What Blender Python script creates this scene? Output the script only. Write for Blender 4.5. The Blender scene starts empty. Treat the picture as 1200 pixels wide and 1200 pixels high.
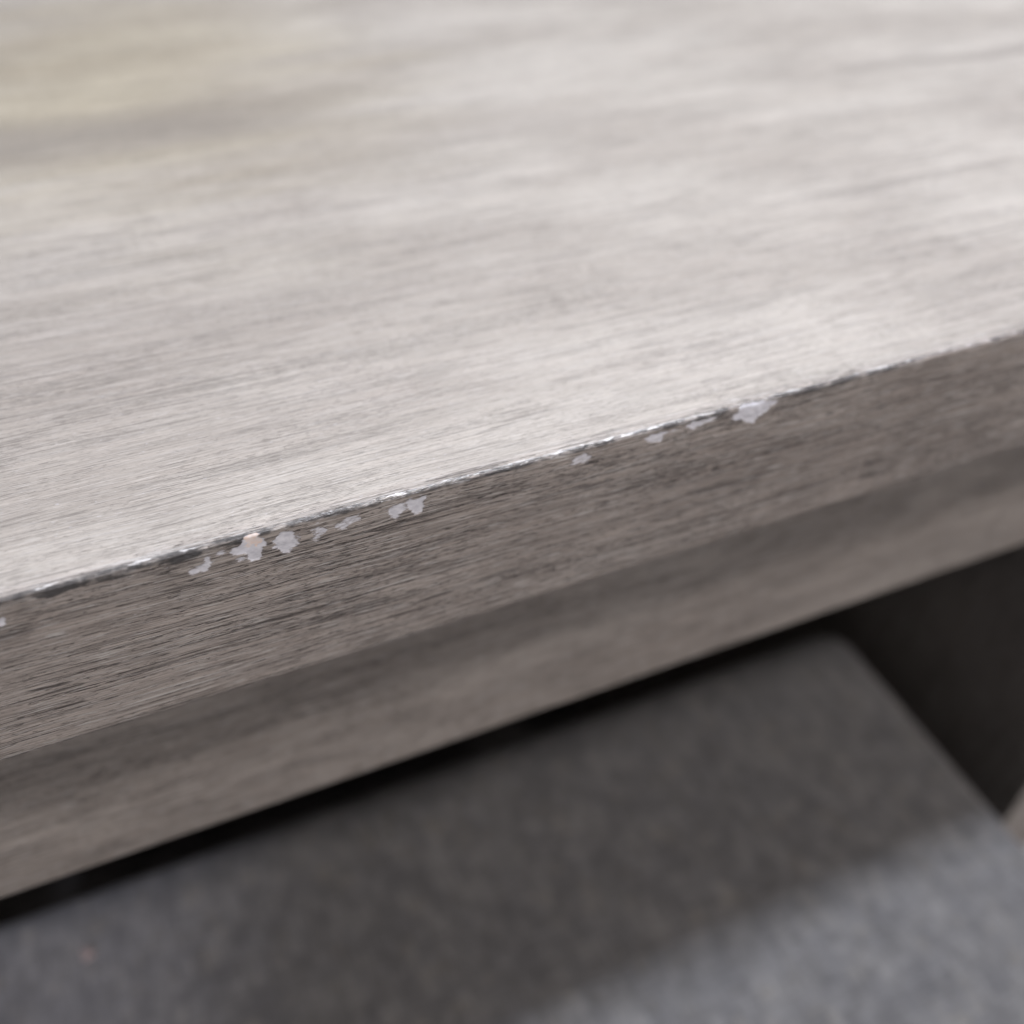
import bpy, bmesh, math, random
import numpy as np
from mathutils import Matrix, Vector

# ------------------------------------------------------------------ camera, world, lamps, exposure
scene = bpy.context.scene
col = scene.collection
ZT = 0.75                                   # height of the table top above the floor

R = ((0.915024, -0.253592, 0.313723), (-0.402259, -0.632014, 0.662379), (0.030303, -0.732290, -0.680318))
cam_d = bpy.data.cameras.new("camera")
cam = bpy.data.objects.new("camera", cam_d)
col.objects.link(cam)
cam.matrix_world = Matrix((
    (R[0][0], -R[0][1], -R[0][2], -0.0617755),
    (R[1][0], -R[1][1], -R[1][2], -0.1312557),
    (R[2][0], -R[2][1], -R[2][2], 0.1229993 + ZT),
    (0, 0, 0, 1)))
cam_d.sensor_width = 36
cam_d.lens = 36
cam_d.clip_start = 0.01
cam_d.clip_end = 100
cam_d.dof.use_dof = True
cam_d.dof.focus_distance = 0.1825
cam_d.dof.aperture_fstop = 7.2
scene.camera = cam

world = bpy.data.worlds.new("World")
scene.world = world
world.use_nodes = True
bg = world.node_tree.nodes["Background"]
bg.inputs[0].default_value = (0.98, 0.97, 1.0, 1)
bg.inputs[1].default_value = 0.105


def area(name, loc, target, sx, sy, watt, colour, spread=180):
    d = bpy.data.lights.new(name, 'AREA')
    d.shape = 'RECTANGLE'
    d.size, d.size_y, d.energy, d.color = sx, sy, watt, colour
    d.spread = math.radians(spread)
    o = bpy.data.objects.new(name, d)
    col.objects.link(o)
    o.location = loc
    v = Vector(target) - Vector(loc)
    o.rotation_euler = v.to_track_quat('-Z', 'Y').to_euler()
    return o


# ceiling tube straight over the table edge; unseen panel added behind for sheen; softer lamp in front; added low fills and a spot from the left
area("ceiling_tube_lamp", (0.40, 0.018, ZT + 1.2), (0.40, 0.018, 0), 0.7, 0.10, 33.5, (0.86, 0.91, 1.0))
area("sheen_fill_lamp", (1.25, 2.0, ZT + 1.35), (0.15, 0.1, ZT), 1.9, 1.3, 12, (1.0, 0.985, 0.88))  # added lamp, gives the tabletop its sheen
area("front_panel_lamp", (0.42, -0.98, ZT + 1.85), (0.1, 0.0, ZT - 0.05), 0.8, 0.2, 35, (1.0, 0.925, 0.88))
area("front_fill_lamp", (0.85, -1.85, ZT + 0.66), (0.1, 0.0, ZT - 0.05), 0.7, 0.6, 15, (1.0, 0.925, 0.885))  # added low fill that brightens the front face, no window there
area("left_fill_lamp", (-1.0, -1.5, ZT + 0.62), (0.2, 0.05, ZT - 0.15), 0.5, 0.4, 0.9, (1.0, 0.93, 0.89))  # added weak fill for the right side panel, no window there
sp = bpy.data.lights.new("side_fill_spot", 'SPOT')  # added spot, brightens the left part of the stool
sp.energy = 120
sp.color = (0.84, 0.86, 1.0)
sp.spot_size = math.radians(11)
sp.spot_blend = 0.8
sp.shadow_soft_size = 0.03
spo = bpy.data.objects.new("side_fill_spot", sp)
col.objects.link(spo)
spo.location = (-0.85, -1.1, ZT + 0.85)
spo.rotation_euler = (Vector((-0.235, 0.06, ZT - 0.28)) - spo.location).to_track_quat('-Z', 'Y').to_euler()

scene.view_settings.view_transform = 'Standard'
scene.view_settings.look = 'None'
scene.view_settings.exposure = 0
scene.view_settings.gamma = 1
scene.cycles.max_bounces = 8

rng = np.random.default_rng(5)
random.seed(5)


# ------------------------------------------------------------------ helpers
def mesh_obj(name, verts, faces, mat, parent=None, smooth=False):
    me = bpy.data.meshes.new(name)
    off = parent.location if parent else Vector((0, 0, 0))
    if parent and parent.parent:
        off = off + parent.parent.location
    me.from_pydata([tuple(Vector(v) - off) for v in verts], [], faces)
    me.update()
    if mat:
        me.materials.append(mat)
    if smooth:
        me.polygons.foreach_set("use_smooth", [True] * len(me.polygons))
    o = bpy.data.objects.new(name, me)
    col.objects.link(o)
    o.parent = parent
    return o


def empty(name, loc, label, cat):
    o = bpy.data.objects.new(name, None)
    o.empty_display_size = 0.05
    col.objects.link(o)
    o.location = loc
    o["label"] = label
    o["category"] = cat
    return o


def grain_attr(o, vals):
    a = o.data.attributes.new("grain", 'FLOAT_VECTOR', 'POINT')
    a.data.foreach_set("vector", np.asarray(vals, dtype=np.float32).ravel())


def vnoise(x, y, seed=0):
    """value noise on numpy arrays, about -1..1"""
    xi = np.floor(x).astype(np.int64)
    yi = np.floor(y).astype(np.int64)
    fx, fy = x - xi, y - yi
    fx = fx * fx * (3 - 2 * fx)
    fy = fy * fy * (3 - 2 * fy)

    def h(a, b):
        n = (a * 374761393 + b * 668265263 + seed * 974711) & 0x7fffffff
        n = ((n ^ (n >> 13)) * 1274126177) & 0x7fffffff
        n = n ^ (n >> 16)
        return (n & 0xffff) / 32767.5 - 1.0
    return (h(xi, yi) * (1 - fx) + h(xi + 1, yi) * fx) * (1 - fy) + (h(xi, yi + 1) * (1 - fx) + h(xi + 1, yi + 1) * fx) * fy


class NB:
    """small node builder"""
    def __init__(self, name):
        self.m = bpy.data.materials.new(name)
        self.m.use_nodes = True
        self.t = self.m.node_tree
        self.n = self.t.nodes
        self.bsdf = self.n["Principled BSDF"]

    def link(self, a, b):
        self.t.links.new(a, b)

    def put(self, sock, v):
        if isinstance(v, bpy.types.NodeSocket):
            self.link(v, sock)
        else:
            sock.default_value = v

    def math(self, op, a, b=0.0, c=None, clamp=False):
        n = self.n.new("ShaderNodeMath")
        n.operation = op
        n.use_clamp = clamp
        self.put(n.inputs[0], a)
        self.put(n.inputs[1], b)
        if c is not None:
            self.put(n.inputs[2], c)
        return n.outputs[0]

    def vmul(self, v, s, off=(0, 0, 0)):
        n = self.n.new("ShaderNodeVectorMath")
        n.operation = 'MULTIPLY_ADD'
        self.put(n.inputs[0], v)
        n.inputs[1].default_value = s
        n.inputs[2].default_value = off
        return n.outputs[0]

    def noise(self, v, detail=2.0, rough=0.5, dist=0.0):
        n = self.n.new("ShaderNodeTexNoise")
        n.inputs["Scale"].default_value = 1.0
        n.inputs["Detail"].default_value = detail
        n.inputs["Roughness"].default_value = rough
        n.inputs["Distortion"].default_value = dist
        self.link(v, n.inputs["Vector"])
        return n.outputs[0]

    def smooth(self, v, a, b, lo=0.0, hi=1.0):
        n = self.n.new("ShaderNodeMapRange")
        n.interpolation_type = 'SMOOTHSTEP'
        self.put(n.inputs[0], v)
        self.put(n.inputs[1], a)
        self.put(n.inputs[2], b)
        self.put(n.inputs[3], lo)
        self.put(n.inputs[4], hi)
        return n.outputs[0]

    def mix(self, f, a, b, mode='MIX'):
        n = self.n.new("ShaderNodeMix")
        n.data_type = 'RGBA'
        n.blend_type = mode
        self.put(n.inputs[0], f)
        for s, v in ((n.inputs[6], a), (n.inputs[7], b)):
            if isinstance(v, tuple):
                v = v + (1,) if len(v) == 3 else v
            self.put(s, v)
        return n.outputs[2]

    def bump(self, h, dist, strength=1.0, normal=None):
        n = self.n.new("ShaderNodeBump")
        n.inputs["Strength"].default_value = strength
        n.inputs["Distance"].default_value = dist
        self.link(h, n.inputs["Height"])
        if normal is not None:
            self.link(normal, n.inputs["Normal"])
        return n.outputs[0]

    def attr(self, name):
        n = self.n.new("ShaderNodeAttribute")
        n.attribute_name = name
        return n.outputs["Vector"]

    def attr_fac(self, name):
        n = self.n.new("ShaderNodeAttribute")
        n.attribute_name = name
        return n.outputs["Fac"]

    def sep(self, v):
        n = self.n.new("ShaderNodeSeparateXYZ")
        self.link(v, n.inputs[0])
        return n.outputs

    def comb(self, x, y, z=0.0):
        n = self.n.new("ShaderNodeCombineXYZ")
        self.put(n.inputs[0], x)
        self.put(n.inputs[1], y)
        self.put(n.inputs[2], z)
        return n.outputs[0]


# ------------------------------------------------------------------ materials
def wood_material(name, edge=False):
    k = NB(name)
    g0 = k.attr("grain")
    xyz = k.sep(g0)
    # the grain wanders a little sideways along its length
    w1 = k.noise(k.vmul(g0, (14, 30, 1), (3, 8, 0)), 2)
    w2 = k.noise(k.vmul(g0, (70, 160, 1), (13, 2, 0)), 1)
    dy = k.math('ADD', k.math('MULTIPLY', k.math('SUBTRACT', w1, 0.5), 0.0030), k.math('MULTIPLY', k.math('SUBTRACT', w2, 0.5), 0.0003))
    g = k.comb(xyz[0], k.math('ADD', xyz[1], dy), xyz[2])

    # the top face carries more lacquer, which fills the grain
    fill = k.smooth(xyz[1], -0.0002, 0.004) if edge else 0.35
    broad = k.noise(k.vmul(g, (8, 42, 1), (1.7, 4.1, 0)), 3, 0.55)
    streak = k.noise(k.vmul(g, (22, 520, 1), (7.7, 1.3, 0)), 3, 0.6)
    fibre = k.noise(k.vmul(g, (60, 3000, 1), (5, 9, 0)), 3, 0.62)
    fine = k.noise(k.vmul(g, (520, 5200, 1), (2, 6, 0)), 2, 0.6)
    pore = k.noise(k.vmul(g, (260, 3900, 1), (31, 17, 0)), 2, 0.55)
    pore2 = k.noise(k.vmul(g, (600, 4600, 1), (11, 57, 0)), 1, 0.5)
    region = k.noise(k.vmul(g, (22, 120, 1), (41, 3, 0)), 2, 0.5)
    crackn = k.noise(k.vmul(g, (22, 1300, 1), (17, 23, 0)), 1, 0.4)
    crackr = k.noise(k.vmul(g, (75, 260, 1), (9, 77, 0)), 2, 0.5)

    c = k.mix(k.smooth(broad, 0.34, 0.66), (0.223, 0.200, 0.188), (0.264, 0.240, 0.227))
    c = k.mix(k.smooth(streak, 0.38, 0.68), c, k.mix(1.0, c, (1.18, 1.17, 1.16), 'MULTIPLY'))
    c = k.mix(k.smooth(streak, 0.42, 0.26, 0, 0.25), c, (0.135, 0.119, 0.112))
    c = k.mix(k.math('MULTIPLY', fill, 0.45), c, (0.251, 0.234, 0.209))
    sheen_cloud = k.noise(k.vmul(g, (11, 24, 1), (6.3, 2.2, 0)), 2, 0.5)  # soft uneven sheen painted into the colour
    c = k.mix(k.smooth(sheen_cloud, 0.36, 0.64), k.mix(1.0, c, (0.90, 0.89, 0.885), 'MULTIPLY'), k.mix(1.0, c, (1.07, 1.075, 1.075), 'MULTIPLY'))
    cf = k.mix(k.smooth(fibre, 0.42, 0.58), k.mix(1.0, c, (0.78, 0.77, 0.765), 'MULTIPLY'), k.mix(1.0, c, (1.18, 1.18, 1.18), 'MULTIPLY'))
    c = k.mix(k.math('MULTIPLY_ADD', fill, -0.5, 1.0), c, cf)
    speck = k.noise(k.vmul(g, (560, 4600, 1), (8, 19, 0)), 3, 0.7)
    c = k.mix(k.smooth(speck, 0.36, 0.60), k.mix(1.0, c, (0.91, 0.905, 0.90), 'MULTIPLY'), k.mix(1.0, c, (1.06, 1.06, 1.06), 'MULTIPLY'))
    # long hair-thin lines, dark and pale, that run on along the grain
    line = k.noise(k.vmul(g, (10, 2100, 1), (19, 44, 0)), 0)
    line2 = k.noise(k.vmul(g, (22, 3300, 1), (3, 61, 0)), 0)
    ldark = k.math('MAXIMUM', k.smooth(line, 0.34, 0.29), k.math('MULTIPLY', k.smooth(line2, 0.33, 0.27), 0.75))
    ldark = k.math('MULTIPLY', ldark, k.smooth(crackr, 0.40, 0.60, 0.25, 1.0))
    line_glint = k.math('MULTIPLY', k.smooth(line2, 0.66, 0.72), k.smooth(crackr, 0.60, 0.40, 0.2, 1.0))
    # open pores: short dark dashes, denser in some bands
    thr = k.math('SUBTRACT', k.smooth(region, 0.35, 0.65, 0.69, 0.60), k.smooth(line, 0.46, 0.32, 0.0, 0.11))
    pm = k.smooth(k.math('SUBTRACT', pore, thr), 0.0, 0.025)
    pm2 = k.math('MULTIPLY', k.smooth(k.math('SUBTRACT', pore2, k.math('ADD', thr, 0.015)), 0.0, 0.025), 0.8)
    # long cracks
    cr = k.smooth(k.math('ABSOLUTE', k.math('SUBTRACT', crackn, 0.5)), 0.010, 0.024, 1.0, 0.0)
    cr = k.math('MULTIPLY', cr, k.smooth(crackr, 0.50, 0.58))
    dark = k.math('MAXIMUM', k.math('MAXIMUM', pm, pm2), k.math('MAXIMUM', k.math('MULTIPLY', cr, 0.9), k.math('MULTIPLY', ldark, 0.66)))
    grain_glint = k.math('MAXIMUM', k.smooth(k.noise(k.vmul(g, (150, 3600, 1), (71, 33, 0)), 1, 0.4), 0.61, 0.66, 0, 0.7), k.math('MULTIPLY', line_glint, 0.75))
    dark = k.math('MULTIPLY', dark, k.math('MULTIPLY_ADD', fill, -0.52, 0.95))
    grain_glint = k.math('MULTIPLY', grain_glint, k.math('MULTIPLY_ADD', fill, -0.75, 1.0))
    c = k.mix(dark, c, (0.040, 0.033, 0.032))
    c = k.mix(grain_glint, c, (0.44, 0.425, 0.42))  # grain highlights painted in as pale dashes and lines

    h = k.math('ADD', k.math('MULTIPLY', fibre, 0.55), k.math('MULTIPLY', fine, 0.40))
    h = k.math('SUBTRACT', h, k.math('MULTIPLY', dark, 0.9))
    h = k.math('ADD', h, k.math('MULTIPLY', grain_glint, 0.6))
    h = k.math('MULTIPLY', h, k.math('MULTIPLY_ADD', fill, -0.62, 1.25))
    rough = k.math('ADD', 0.42, k.math('MULTIPLY', fibre, 0.20))

    if edge:
        # yellower tint in one patch and one long brown streak, both far from the chipped edge
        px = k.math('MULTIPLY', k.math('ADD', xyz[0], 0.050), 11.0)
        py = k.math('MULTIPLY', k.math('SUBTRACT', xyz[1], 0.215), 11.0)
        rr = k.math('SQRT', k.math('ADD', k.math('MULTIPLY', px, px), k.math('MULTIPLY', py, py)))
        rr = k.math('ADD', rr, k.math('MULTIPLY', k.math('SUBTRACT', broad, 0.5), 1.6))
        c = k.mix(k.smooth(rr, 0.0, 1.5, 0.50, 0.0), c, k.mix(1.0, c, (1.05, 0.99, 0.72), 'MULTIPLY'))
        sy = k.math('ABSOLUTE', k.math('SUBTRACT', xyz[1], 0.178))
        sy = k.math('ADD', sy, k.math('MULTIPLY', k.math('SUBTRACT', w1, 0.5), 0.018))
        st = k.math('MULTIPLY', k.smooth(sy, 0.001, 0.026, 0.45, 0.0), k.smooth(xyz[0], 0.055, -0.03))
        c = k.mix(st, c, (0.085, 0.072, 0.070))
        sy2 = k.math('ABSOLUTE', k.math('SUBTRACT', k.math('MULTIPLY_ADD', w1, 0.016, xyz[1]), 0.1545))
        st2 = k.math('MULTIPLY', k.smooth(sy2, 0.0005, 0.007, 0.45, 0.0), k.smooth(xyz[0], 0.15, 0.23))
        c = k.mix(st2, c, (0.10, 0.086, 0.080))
        # worn, dirt-darkened rim just under the arris, wider on the left
        d = k.math('MULTIPLY', xyz[1], -1000.0)                     # mm below the arris
        wl = k.smooth(xyz[0], -0.058, -0.020, 1.9, 0.85)
        wn = k.noise(k.vmul(g0, (190, 420, 1), (3, 5, 0)), 3, 0.6)
        wn2 = k.noise(k.vmul(g0, (32, 20, 1), (23, 5, 0)), 2, 0.5)
        wid = k.math('MULTIPLY', wl, k.math('ADD', k.smooth(wn2, 0.36, 0.66, 0.25, 1.5), k.math('MULTIPLY', k.math('SUBTRACT', wn, 0.5), 2.6)))
        wid = k.math('SUBTRACT', wid, k.smooth(xyz[0], 0.045, 0.085, 0.0, 0.35))
        rim = k.math('MULTIPLY', k.smooth(k.math('SUBTRACT', d, wid), 0.35, -0.45), k.smooth(d, -0.75, -0.25))
        rim = k.math('MULTIPLY', rim, k.smooth(wn, 0.34, 0.56, 0.25, 0.92))
        c = k.mix(rim, c, (0.040, 0.038, 0.040))
        # bare shiny arris with tiny nicks
        near = k.smooth(k.math('ABSOLUTE', k.math('ADD', d, 0.15)), 0.35, 1.3, 1.0, 0.0)
        nick = k.noise(k.vmul(g0, (1500, 3600, 1), (1, 2, 0)), 3, 0.7)
        nick2 = k.noise(k.vmul(g0, (260, 1500, 1), (9, 4, 0)), 2, 0.6)
        h = k.math('ADD', h, k.math('MULTIPLY', near, k.math('ADD', k.math('MULTIPLY', nick, k.smooth(xyz[0], -0.055, -0.01, 1.3, 0.5)), k.math('MULTIPLY', nick2, k.smooth(xyz[0], -0.055, -0.01, 1.3, 0.6)))))
        rough = k.math('SUBTRACT', rough, k.math('MULTIPLY', near, k.smooth(xyz[0], -0.068, -0.035, -0.12, 0.32)))
        arris_glint = k.math('MULTIPLY', k.smooth(nick2, 0.56, 0.66), k.smooth(k.math('ABSOLUTE', k.math('ADD', d, 0.35)), 0.15, 0.6, 0.75, 0.0))
        c = k.mix(arris_glint, c, (0.62, 0.61, 0.62))  # glints along the arris painted into the colour
        # paint thinned to primer round the chips
        wear = k.attr_fac("wear")
        wn3 = k.noise(k.vmul(g0, (650, 2200, 1), (6, 15, 0)), 4, 0.7)
        wv = k.smooth(k.math('ADD', wear, k.math('MULTIPLY', k.math('SUBTRACT', wn3, 0.5), 2.1)), 0.24, 0.66)
        c = k.mix(wv, c, (0.48, 0.48, 0.53))
    k.link(c, k.bsdf.inputs["Base Color"])
    k.link(rough, k.bsdf.inputs["Roughness"])
    k.link(k.bump(h, 0.00014, 0.9), k.bsdf.inputs["Normal"])
    k.bsdf.inputs["Specular IOR Level"].default_value = 0.5
    return k.m


def chip_material(name, c0, c1):
    k = NB(name)
    tc = k.n.new("ShaderNodeTexCoord").outputs["Object"]
    n = k.noise(k.vmul(tc, (700, 700, 1400)), 3, 0.6)
    n2 = k.noise(k.vmul(tc, (2600, 2600, 3200)), 2, 0.6)
    c = k.mix(k.smooth(n, 0.3, 0.7), c0, c1)
    g0 = k.attr("grain")
    wn3 = k.noise(k.vmul(g0, (650, 2200, 1), (6, 15, 0)), 4, 0.7)
    wv = k.smooth(k.math('ADD', k.attr_fac("wear"), k.math('MULTIPLY', k.math('SUBTRACT', wn3, 0.5), 2.1)), 0.24, 0.66)
    c = k.mix(wv, (0.20, 0.18, 0.172), c)                       # scraps of the grey wash left round the rim
    k.link(c, k.bsdf.inputs["Base Color"])
    k.bsdf.inputs["Roughness"].default_value = 0.65
    k.link(k.bump(k.math('ADD', n, k.math('MULTIPLY', n2, 0.4)), 0.0001, 0.6), k.bsdf.inputs["Normal"])
    return k.m


def fabric_material(name, tone=1.0):
    k = NB(name)
    tc = k.n.new("ShaderNodeTexCoord").outputs["Object"]
    warp = k.noise(k.vmul(tc, (1100, 110, 110)), 2, 0.6)
    weft = k.noise(k.vmul(tc, (110, 1100, 1100)), 2, 0.6)
    slub = k.noise(k.vmul(tc, (150, 85, 90), (5, 5, 5)), 3, 0.6)
    blot = k.noise(k.vmul(tc, (90, 60, 80), (2, 5, 1)), 3, 0.62)
    hue = k.noise(k.vmul(tc, (130, 110, 120), (12, 5, 1)), 2, 0.6)
    c = k.mix(k.smooth(k.math('ADD', warp, weft), 0.85, 1.15), tuple(v * tone for v in (0.0645, 0.0635, 0.0655)), tuple(v * tone for v in (0.095, 0.0935, 0.097)))
    c = k.mix(k.smooth(slub, 0.36, 0.66), k.mix(1.0, c, (0.84, 0.84, 0.85), 'MULTIPLY'), k.mix(1.0, c, (1.16, 1.16, 1.16), 'MULTIPLY'))
    c = k.mix(k.smooth(blot, 0.34, 0.68), k.mix(1.0, c, (0.87, 0.87, 0.89), 'MULTIPLY'), k.mix(1.0, c, (1.11, 1.10, 1.09), 'MULTIPLY'))
    c = k.mix(k.smooth(hue, 0.55, 0.72, 0, 0.5), c, k.mix(1.0, c, (1.3, 1.22, 1.05), 'MULTIPLY'))
    k.link(c, k.bsdf.inputs["Base Color"])
    k.bsdf.inputs["Roughness"].default_value = 0.9
    k.bsdf.inputs["Sheen Weight"].default_value = 0.15
    k.link(k.bump(k.math('ADD', warp, weft), 0.0005, 0.6), k.bsdf.inputs["Normal"])
    return k.m


def plain_material(name, c, rough=0.6, var=0.15, scale=60):
    k = NB(name)
    tc = k.n.new("ShaderNodeTexCoord").outputs["Object"]
    n = k.noise(k.vmul(tc, (scale, scale, scale)), 4, 0.6)
    k.link(k.mix(k.smooth(n, 0.3, 0.7), tuple(v * (1 - var) for v in c), tuple(v * (1 + var) for v in c)), k.bsdf.inputs["Base Color"])
    k.bsdf.inputs["Roughness"].default_value = rough
    k.link(k.bump(n, 0.001, 0.3), k.bsdf.inputs["Normal"])
    return k.m


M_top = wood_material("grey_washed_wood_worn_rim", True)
M_wood = wood_material("grey_washed_wood")
M_chip = chip_material("pale_primer", (0.47, 0.475, 0.53), (0.58, 0.585, 0.635))
M_raw = chip_material("raw_board", (0.66, 0.52, 0.45), (0.62, 0.59, 0.60))
M_fabric = fabric_material("grey_woven_fabric")
M_fabric2 = fabric_material("grey_woven_fabric_darkened", 0.6)  # darker copy of the fabric: shade of the gap put into the colour
M_foot = plain_material("dark_stained_wood", (0.035, 0.027, 0.022), 0.45)
M_floor = plain_material("dark_floor", (0.20, 0.19, 0.19), 0.7, 0.3, 30)
M_lint = plain_material("pink_fluff", (0.21, 0.165, 0.16), 0.9, 0.1, 900)

# ------------------------------------------------------------------ floor
fl = mesh_obj("floor", [(-6, -6, 0), (6, -6, 0), (6, 6, 0), (-6, 6, 0)], [(0, 1, 2, 3)], M_floor)
fl["kind"] = "structure"

# ------------------------------------------------------------------ table
table = empty("table", (-0.10, 0.22, 0), "grey washed wooden table with paint chipped off along its front edge", "table")
X0, X1, YB, TH = -0.52, 0.325, 0.46, 0.039
RAD = 0.0009

chips_mm = [
    [(-59.94, -4.35), (-58.59, -4.26), (-57.52, -3.94), (-56.66, -2.34), (-55.83, -2.41), (-56.1, -4.5), (-56.69, -5.49), (-56.57, -5.79), (-57.56, -6.14), (-58.16, -5.66), (-59.72, -5.91)],
    [(-55.48, -2.79), (-54.65, -1.9), (-53.8, -1.86), (-53.73, -2.97), (-54.36, -3.21)],
    [(-52.97, -3.01), (-52.18, -2.34), (-50.75, -1.92), (-49.99, -1.0), (-49.42, -0.2), (-47.71, -0.2), (-46.82, -2.05), (-46.54, -3.24), (-47.0, -4.04), (-47.63, -4.79), (-48.02, -6.37), (-49.17, -6.43), (-49.76, -5.7), (-50.12, -4.58), (-50.54, -3.93), (-51.89, -3.79)],
    [(-52.66, -4.84), (-51.35, -4.73), (-50.35, -4.98), (-50.27, -5.63), (-51.69, -5.83)],
    [(-45.22, -3.12), (-44.4, -2.21), (-43.43, -1.48), (-42.37, -1.38), (-41.58, -2.15), (-41.35, -3.2), (-41.57, -4.34), (-41.16, -5.48), (-42.01, -5.79), (-42.99, -6.54), (-43.86, -6.33), (-44.46, -5.49), (-45.25, -4.7)],
    [(-41.07, -2.33), (-40.41, -2.81), (-40.6, -4.46), (-41.15, -3.76)],
    [(-38.51, -2.62), (-37.16, -2.22), (-35.92, -2.96), (-35.6, -4.26), (-36.94, -4.37), (-37.75, -5.88), (-38.54, -4.99)],
    [(-34.38, -2.92), (-31.87, -2.04), (-29.39, -1.72), (-29.52, -3.45), (-31.55, -3.63), (-32.1, -4.92), (-34.05, -4.22)],
    [(-24.26, -2.61), (-22.4, -2.07), (-20.78, -1.73), (-21.09, -3.7), (-22.28, -4.49), (-23.05, -6.03), (-24.13, -4.45)],
    [(-20.32, -1.89), (-18.24, -2.0), (-16.84, -1.88), (-17.58, -3.11), (-17.65, -5.49), (-19.3, -5.53), (-20.18, -4.02), (-20.83, -2.9)],
    [(12.43, -3.99), (12.5, -2.39), (13.42, -1.53), (16.22, -1.93), (16.95, -3.31), (15.62, -4.06), (14.02, -4.02)],
    [(27.99, -2.01), (29.55, -1.31), (32.05, -1.35), (34.16, -1.51), (32.67, -2.69), (31.97, -3.66), (30.51, -3.69), (29.13, -2.81)],
    [(37.07, -1.19), (39.14, -0.86), (43.03, -1.03), (44.94, -0.88), (44.27, -1.85), (41.98, -2.37), (40.52, -2.65), (39.7, -2.88)],
    [(48.39, -2.79), (50.08, -1.39), (50.23, -0.2), (55.62, -0.35), (59.42, -1.15), (58.46, -2.77), (56.76, -3.25), (54.81, -4.61), (54.38, -5.68), (52.34, -4.62), (50.98, -3.52), (49.62, -3.37)],
    [(-91.2, -4.14), (-89.21, -3.91), (-88.88, -4.73), (-89.72, -5.72), (-91.2, -5.54)],
]
raw_mm = [(-49.95, -1.0), (-49.42, -0.2), (-47.71, -0.2), (-47.2, -1.2), (-47.37, -2.93), (-48.18, -3.16), (-48.69, -2.44), (-49.18, -2.86), (-49.75, -3.01), (-49.91, -1.99)]


def inside(poly, x, z):
    res = np.zeros(x.shape, bool)
    n = len(poly)
    for i in range(n):
        xa, za = poly[i]
        xb, zb = poly[(i + 1) % n]
        if za == zb:
            continue
        cross = ((za > z) != (zb > z)) & (x < (xb - xa) * (z - za) / (zb - za) + xa)
        res ^= cross
    return res


# profile rows: (s, y, z); s is the arc length from the arris, positive over the top, negative down the front
rows = []
for y in (0.46, 0.40, 0.34, 0.28, 0.22, 0.17, 0.13, 0.10, 0.07, 0.05, 0.035, 0.022, 0.014, 0.009, 0.006, 0.004, 0.003, 0.0022, 0.0016, 0.0012):
    rows.append((y - RAD + RAD * math.pi / 4, y, 0.0))
for i in range(9):
    a = math.pi / 2 * i / 8
    rows.append((RAD * (math.pi / 4 - a), RAD - RAD * math.sin(a), -RAD + RAD * math.cos(a)))
zz = RAD
while zz < 0.0085:
    zz += 0.00018
    rows.append((-(zz - RAD) - RAD * math.pi / 4, 0.0, -zz))
for z in (0.010, 0.013, 0.017, 0.022, 0.027, 0.032, 0.036, 0.0375):
    rows.append((-(z - RAD) - RAD * math.pi / 4, 0.0, -z))
R2 = 0.0007
for i in range(1, 5):
    a = math.pi / 2 * i / 4
    zb = TH - R2 + R2 * math.sin(a)
    rows.append((-(TH - R2 - RAD) - RAD * math.pi / 4 - R2 * a, R2 - R2 * math.cos(a), -zb))
s_end = rows[-1][0]
for y in (0.01, 0.03, 0.1, 0.3, 0.46):
    rows.append((s_end - y, y, -TH))
rows = np.array(rows)
xs = np.concatenate([np.linspace(X0, -0.110, 40)[:-1], np.arange(-0.110, 0.080, 0.00020), np.arange(0.080, 0.160, 0.0005), np.linspace(0.160, X1, 20)])
NX, NR = len(xs), len(rows)
XX = np.repeat(xs[:, None], NR, 1)
SS = np.repeat(rows[None, :, 0], NX, 0)
YY = np.repeat(rows[None, :, 1], NX, 0).copy()
ZZ = np.repeat(rows[None, :, 2], NX, 0).copy()

# chip masks per cell, with a ragged outline
xc = (XX[:-1, :-1] + XX[1:, 1:]) * 500
sc_ = (SS[:-1, :-1] + SS[1:, 1:]) * 500
zc = (ZZ[:-1, :-1] + ZZ[1:, 1:]) * 500
dc = np.where(sc_ < 0, np.minimum(zc, sc_ - 0.19 + 0.0), zc)
dc = np.minimum(zc, 0)
jx = xc + 0.45 * vnoise(xc * 1.3, sc_ * 2.6, 1) + 0.25 * vnoise(xc * 3.2, sc_ * 4.5, 2)
jz = dc + 0.26 * vnoise(xc * 1.6, sc_ * 2.9, 3) + 0.14 * vnoise(xc * 4.2, sc_ * 4.5, 4)
front = (sc_ < 0.0006) & (sc_ > -9)
owner = np.full(xc.shape, -1, int)
for i, poly in enumerate(chips_mm):
    sel = inside(poly, jx, jz) & front
    owner[sel] = i
owner[inside(raw_mm, jx, jz) & front & (owner >= 0)] = len(chips_mm)
# small crumbs of missing paint scattered beside the chips
crumb = vnoise(xc * 1.5, sc_ * 2.4, 9) + 0.6 * vnoise(xc * 3.4, sc_ * 4.0, 10)
zone = vnoise(xc * 0.10, sc_ * 0 + 3.3, 12)
cr_sel = (crumb > 1.05 - 0.40 * np.clip(zone, 0, 1)) & front & (sc_ < -0.3) & (sc_ > -3.0) & (owner < 0) & (xc > -92) & (xc < 62)

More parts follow.
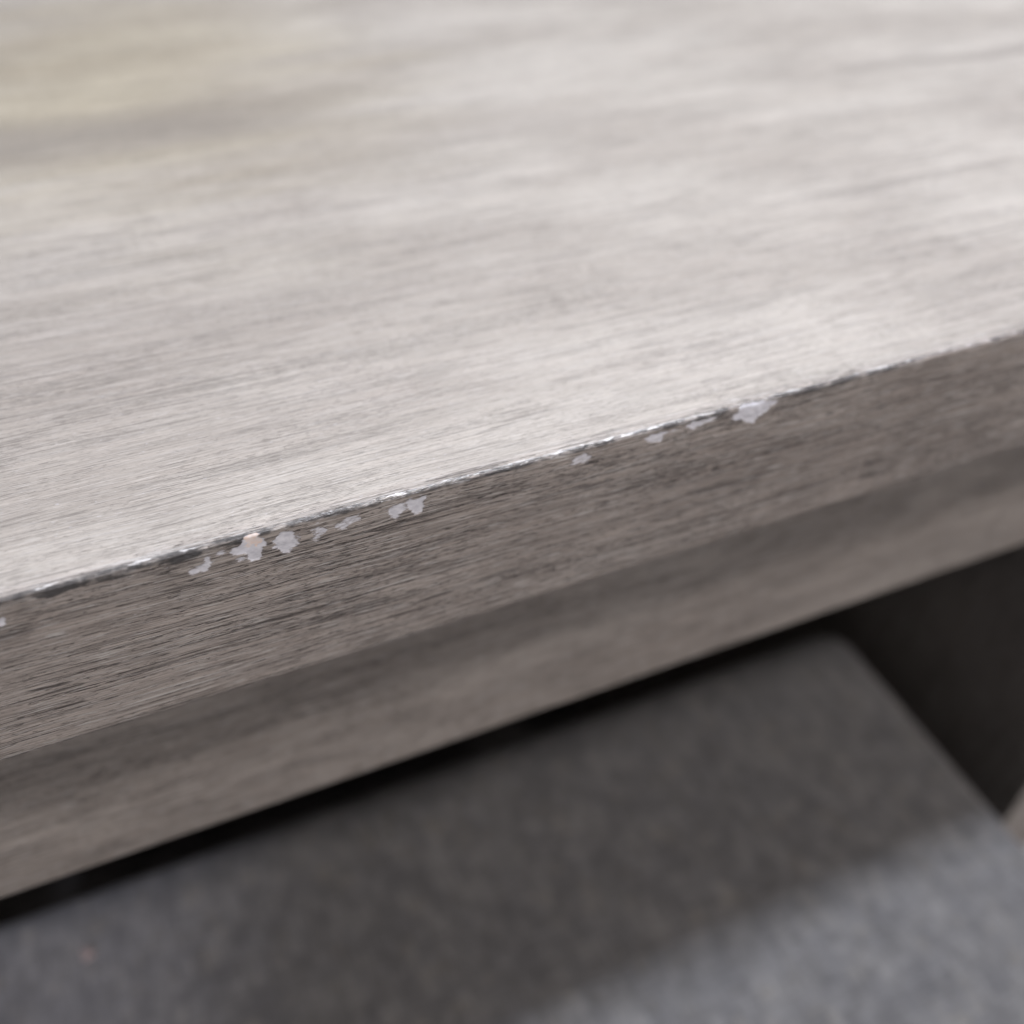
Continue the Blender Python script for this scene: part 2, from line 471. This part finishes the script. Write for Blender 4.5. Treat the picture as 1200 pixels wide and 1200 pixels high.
# how far the paint is worn through, blurred from the chip outlines (per vertex)
strength = np.array([0.7, 0.62, 1.0, 0.62, 1.0, 0.5, 0.58, 0.58, 0.75, 0.9, 0.6, 0.78, 0.72, 0.85, 0.8, 1.0, 0.0])
wc = strength[owner] + 0.55 * cr_sel
wv = np.zeros((NX, NR))
cnt = np.zeros((NX, NR))
for a in (0, 1):
    for b in (0, 1):
        wv[a:NX - 1 + a, b:NR - 1 + b] += wc
        cnt[a:NX - 1 + a, b:NR - 1 + b] += 1
wv /= cnt
for it in range(2):
    wv[1:-1] = 0.25 * wv[:-2] + 0.5 * wv[1:-1] + 0.25 * wv[2:]
    wv[:, 1:-1] = 0.25 * wv[:, :-2] + 0.5 * wv[:, 1:-1] + 0.25 * wv[:, 2:]

# vertex relief: wavy arris, dents, chips sunk below the paint
wob = 0.00007 * vnoise(XX * 160, SS * 0, 21) + np.where(XX < -0.045, 0.00005, 0.00004) * vnoise(XX * 520, SS * 300, 22) + 0.00003 * vnoise(XX * 1500, SS * 900, 24)
fall = np.exp(-(np.abs(SS) / 0.0011) ** 2)
YY += np.where(np.abs(SS) < 0.006, (np.abs(wob) * 1.3) * fall, 0)
ZZ -= np.where(np.abs(SS) < 0.006, (np.abs(wob) * 1.0) * fall, 0)
depth = 0.00014 + 0.00005 * vnoise(XX * 900, SS * 1100, 30)
YY += depth * np.clip((wv - 0.2) / 0.5, 0, 1)

V = np.stack([XX, YY, ZZ + ZT], -1)
G = np.stack([XX, SS, XX * 0], -1)
idx = np.arange(NX * NR).reshape(NX, NR)
quads = np.stack([idx[:-1, :-1], idx[:-1, 1:], idx[1:, 1:], idx[1:, :-1]], -1)


def grid_part(name, q, mat, parent, close=False):
    q = q.reshape(-1, 4)
    used, inv = np.unique(q, return_inverse=True)
    off = np.array(parent.location if parent.parent is None else parent.location + parent.parent.location)
    vv = V.reshape(-1, 3)[used] - off
    gg = G.reshape(-1, 3)[used]
    fq = inv.reshape(-1, 4)
    me = bpy.data.meshes.new(name)
    faces = fq.tolist()
    if close:
        m = {int(u): i for i, u in enumerate(used)}
        faces.append([m[int(i)] for i in idx[0, ::-1]])
        faces.append([m[int(i)] for i in idx[-1, :]])
        for i in range(NX - 1):
            faces.append([m[int(idx[i, NR - 1])], m[int(idx[i, 0])], m[int(idx[i + 1, 0])], m[int(idx[i + 1, NR - 1])]])
    me.from_pydata(vv.tolist(), [], faces)
    me.materials.append(mat)
    sm = np.zeros(len(me.polygons), bool)
    sm[:len(fq)] = True
    me.polygons.foreach_set("use_smooth", sm)
    me.update()
    o = bpy.data.objects.new(name, me)
    col.objects.link(o)
    o.parent = parent
    grain_attr(o, gg)
    a = me.attributes.new("wear", 'FLOAT', 'POINT')
    a.data.foreach_set("value", wv.reshape(-1)[used].astype(np.float32))
    return o


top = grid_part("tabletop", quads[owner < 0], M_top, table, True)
for i in range(len(chips_mm)):
    if (owner == i).any():
        grid_part("paint_chip", quads[owner == i], M_chip, table)
raw = grid_part("paint_chip", quads[owner == len(chips_mm)], M_raw, table)
raw["label"] = "orange fleck of raw board showing in the largest left chip"


def board(name, x0, x1, y0, y1, z0, z1, mat, parent, along='x', seed=0.0, bev=0.0012):
    bm = bmesh.new()
    bmesh.ops.create_cube(bm, size=1)
    for v in bm.verts:
        v.co = Vector(((x0 + x1) / 2 + v.co.x * (x1 - x0), (y0 + y1) / 2 + v.co.y * (y1 - y0), (z0 + z1) / 2 + v.co.z * (z1 - z0) + ZT)) - parent.location
    bmesh.ops.bevel(bm, geom=bm.edges[:], offset=bev, segments=2, affect='EDGES', profile=0.5)
    me = bpy.data.meshes.new(name)
    bm.to_mesh(me)
    bm.free()
    me.materials.append(mat)
    o = bpy.data.objects.new(name, me)
    col.objects.link(o)
    o.parent = parent
    g = []
    for v in me.vertices:
        p = v.co + parent.location
        if along == 'x':
            g.append((p.x + seed, p.z + p.y * 0.9 + seed * 3, 0))
        else:
            g.append((p.z + seed, p.x + p.y + seed * 3, 0))
    grain_attr(o, g)
    return o


board("apron", -0.479, 0.2795, 0.030, 0.050, -0.1285, -TH - 0.0002, M_wood, table, 'x', 1.37)
board("apron", -0.479, 0.2795, 0.420, 0.440, -0.1285, -TH - 0.0002, M_wood, table, 'x', 4.1)
board("back_light_blocker", -0.479, 0.2795, 0.4405, 0.452, -ZT, -TH - 0.0002, M_wood, table, 'x', 5.1)  # unseen panel added to keep rear light out of the gap
board("side_panel", 0.280, 0.320, 0.0085, 0.452, -ZT, -TH - 0.0002, M_wood, table, 'z', 2.2)
board("side_panel", -0.515, -0.480, 0.0085, 0.452, -ZT, -TH - 0.0002, M_wood, table, 'z', 3.3)

# ------------------------------------------------------------------ upholstered stool under the table
SX0, SX1, SY0, SY1 = -0.35, 0.2495, -0.33, 0.1205
stool = empty("stool", ((SX0 + SX1) / 2, (SY0 + SY1) / 2, 0), "grey woven fabric upholstered stool pushed partly under the table", "stool")


def rounded_loop(inset, z, n=8, rad=0.015, bulge=0.0):
    r = max(rad - inset * 0.5, 0.004)
    x0, x1, y0, y1 = SX0 + inset, SX1 - inset, SY0 + inset, SY1 - inset
    pts = []
    for cx, cy, a0 in ((x1 - r, y1 - r, 0), (x0 + r, y1 - r, 90), (x0 + r, y0 + r, 180), (x1 - r, y0 + r, 270)):
        for i in range(n + 1):
            a = math.radians(a0 + 90 * i / n)
            pts.append((cx + r * math.cos(a), cy + r * math.sin(a), z))
        # points along the following straight side
        nx = {0: (x0 + r, y1), 90: (x0, y0 + r), 180: (x1 - r, y0), 270: (x1, y1 - r)}[a0]
        px, py = pts[-1][0], pts[-1][1]
        for i in range(1, 12):
            t = i / 12
            pts.append((px + (nx[0] - px) * t, py + (nx[1] - py) * t, z))
    return pts


def lofted(name, loops, mat, parent, cap_top=True, cap_bottom=True):
    n = len(loops[0])
    verts = [p for l in loops for p in l]
    faces = []
    for k in range(len(loops) - 1):
        for i in range(n):
            j = (i + 1) % n
            faces.append((k * n + i, k * n + j, (k + 1) * n + j, (k + 1) * n + i))
    if cap_bottom:
        faces.append(tuple(range(n - 1, -1, -1)))
    if cap_top:
        faces.append(tuple((len(loops) - 1) * n + i for i in range(n)))
    return mesh_obj(name, verts, faces, mat, parent, True)


ztop = ZT - 0.2795
cl = [rounded_loop(0.006, ZT - 0.400), rounded_loop(0.001, ZT - 0.396), rounded_loop(0.0, ZT - 0.38), rounded_loop(0.0, ZT - 0.33)]
er = 0.009
for i in range(0, 7):
    a = math.pi / 2 * i / 6
    cl.append(rounded_loop(er - er * math.cos(a), ztop - 0.0015 - er + er * math.sin(a)))
for ins, dz in ((0.02, 0.0010), (0.035, 0.0007), (0.055, 0.0004), (0.09, 0.0001), (0.14, 0.0), (0.19, 0.0), (0.215, 0.0)):
    cl.append(rounded_loop(ins, ztop - dz))
lofted("cushion", cl, M_fabric, stool)
bl = [rounded_loop(0.004, 0.07), rounded_loop(0.002, 0.075), rounded_loop(0.002, ZT - 0.412), rounded_loop(0.006, ZT - 0.4085)]
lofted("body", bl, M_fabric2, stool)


def pipe_loop(name, zc_, r, mat, parent):
    base = rounded_loop(0.001, zc_)
    cx, cy = (SX0 + SX1) / 2, (SY0 + SY1) / 2
    loops = []
    for k in range(8):
        a = 2 * math.pi * k / 8
        loops.append(rounded_loop(0.001 - r * math.cos(a), zc_ + r * math.sin(a)))
    n = len(base)
    verts = [p for l in loops for p in l]
    faces = [(k * n + i, k * n + (i + 1) % n, ((k + 1) % 8) * n + (i + 1) % n, ((k + 1) % 8) * n + i) for k in range(8) for i in range(n)]
    return mesh_obj(name, verts, faces, mat, parent, True)


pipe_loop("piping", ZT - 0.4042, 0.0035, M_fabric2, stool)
for fx in (SX0 + 0.05, SX1 - 0.05):
    for fy in (SY0 + 0.05, SY1 - 0.05):
        v, f = [], []
        for k, (z, r) in enumerate(((0.0, 0.015), (0.004, 0.017), (0.066, 0.024), (0.0695, 0.024))):
            for i in range(16):
                a = 2 * math.pi * i / 16
                v.append((fx + r * math.cos(a), fy + r * math.sin(a), z))
        for k in range(3):
            for i in range(16):
                f.append((k * 16 + i, k * 16 + (i + 1) % 16, (k + 1) * 16 + (i + 1) % 16, (k + 1) * 16 + i))
        f.append(tuple(range(15, -1, -1)))
        f.append(tuple(range(48, 64)))
        mesh_obj("foot", v, f, M_foot, stool, True)

# ------------------------------------------------------------------ speck of fluff on the cushion
bm = bmesh.new()
bmesh.ops.create_icosphere(bm, subdivisions=2, radius=0.0018)
for v in bm.verts:
    v.co *= 1 + random.uniform(-0.3, 0.35)
    v.co.z *= 0.7
for k in range(14):                                         # loose fibres
    a, b = random.uniform(0, 6.28), random.uniform(0.05, 0.9)
    d = Vector((math.cos(a) * math.cos(b), math.sin(a) * math.cos(b), math.sin(b)))
    s = d.cross(Vector((0.3, 0.2, 1))).normalized() * 0.00012
    p0, p1, p2 = d * 0.0015, d * 0.003 + s * 4, d * 0.0042 + Vector((0, 0, -0.0004))
    vs = [bm.verts.new(p) for p in (p0 - s, p0 + s, p1 + s, p1 - s, p2)]
    bm.faces.new(vs[:4])
    bm.faces.new((vs[3], vs[2], vs[4]))
me = bpy.data.meshes.new("lint_speck")
bm.to_mesh(me)
bm.free()
me.materials.append(M_lint)
ls = bpy.data.objects.new("lint_speck", me)
col.objects.link(ls)
ls.location = (-0.1316, 0.0895, ztop + 0.0012)
ls["label"] = "tiny pinkish speck of fluff on the grey stool fabric"
ls["category"] = "lint"
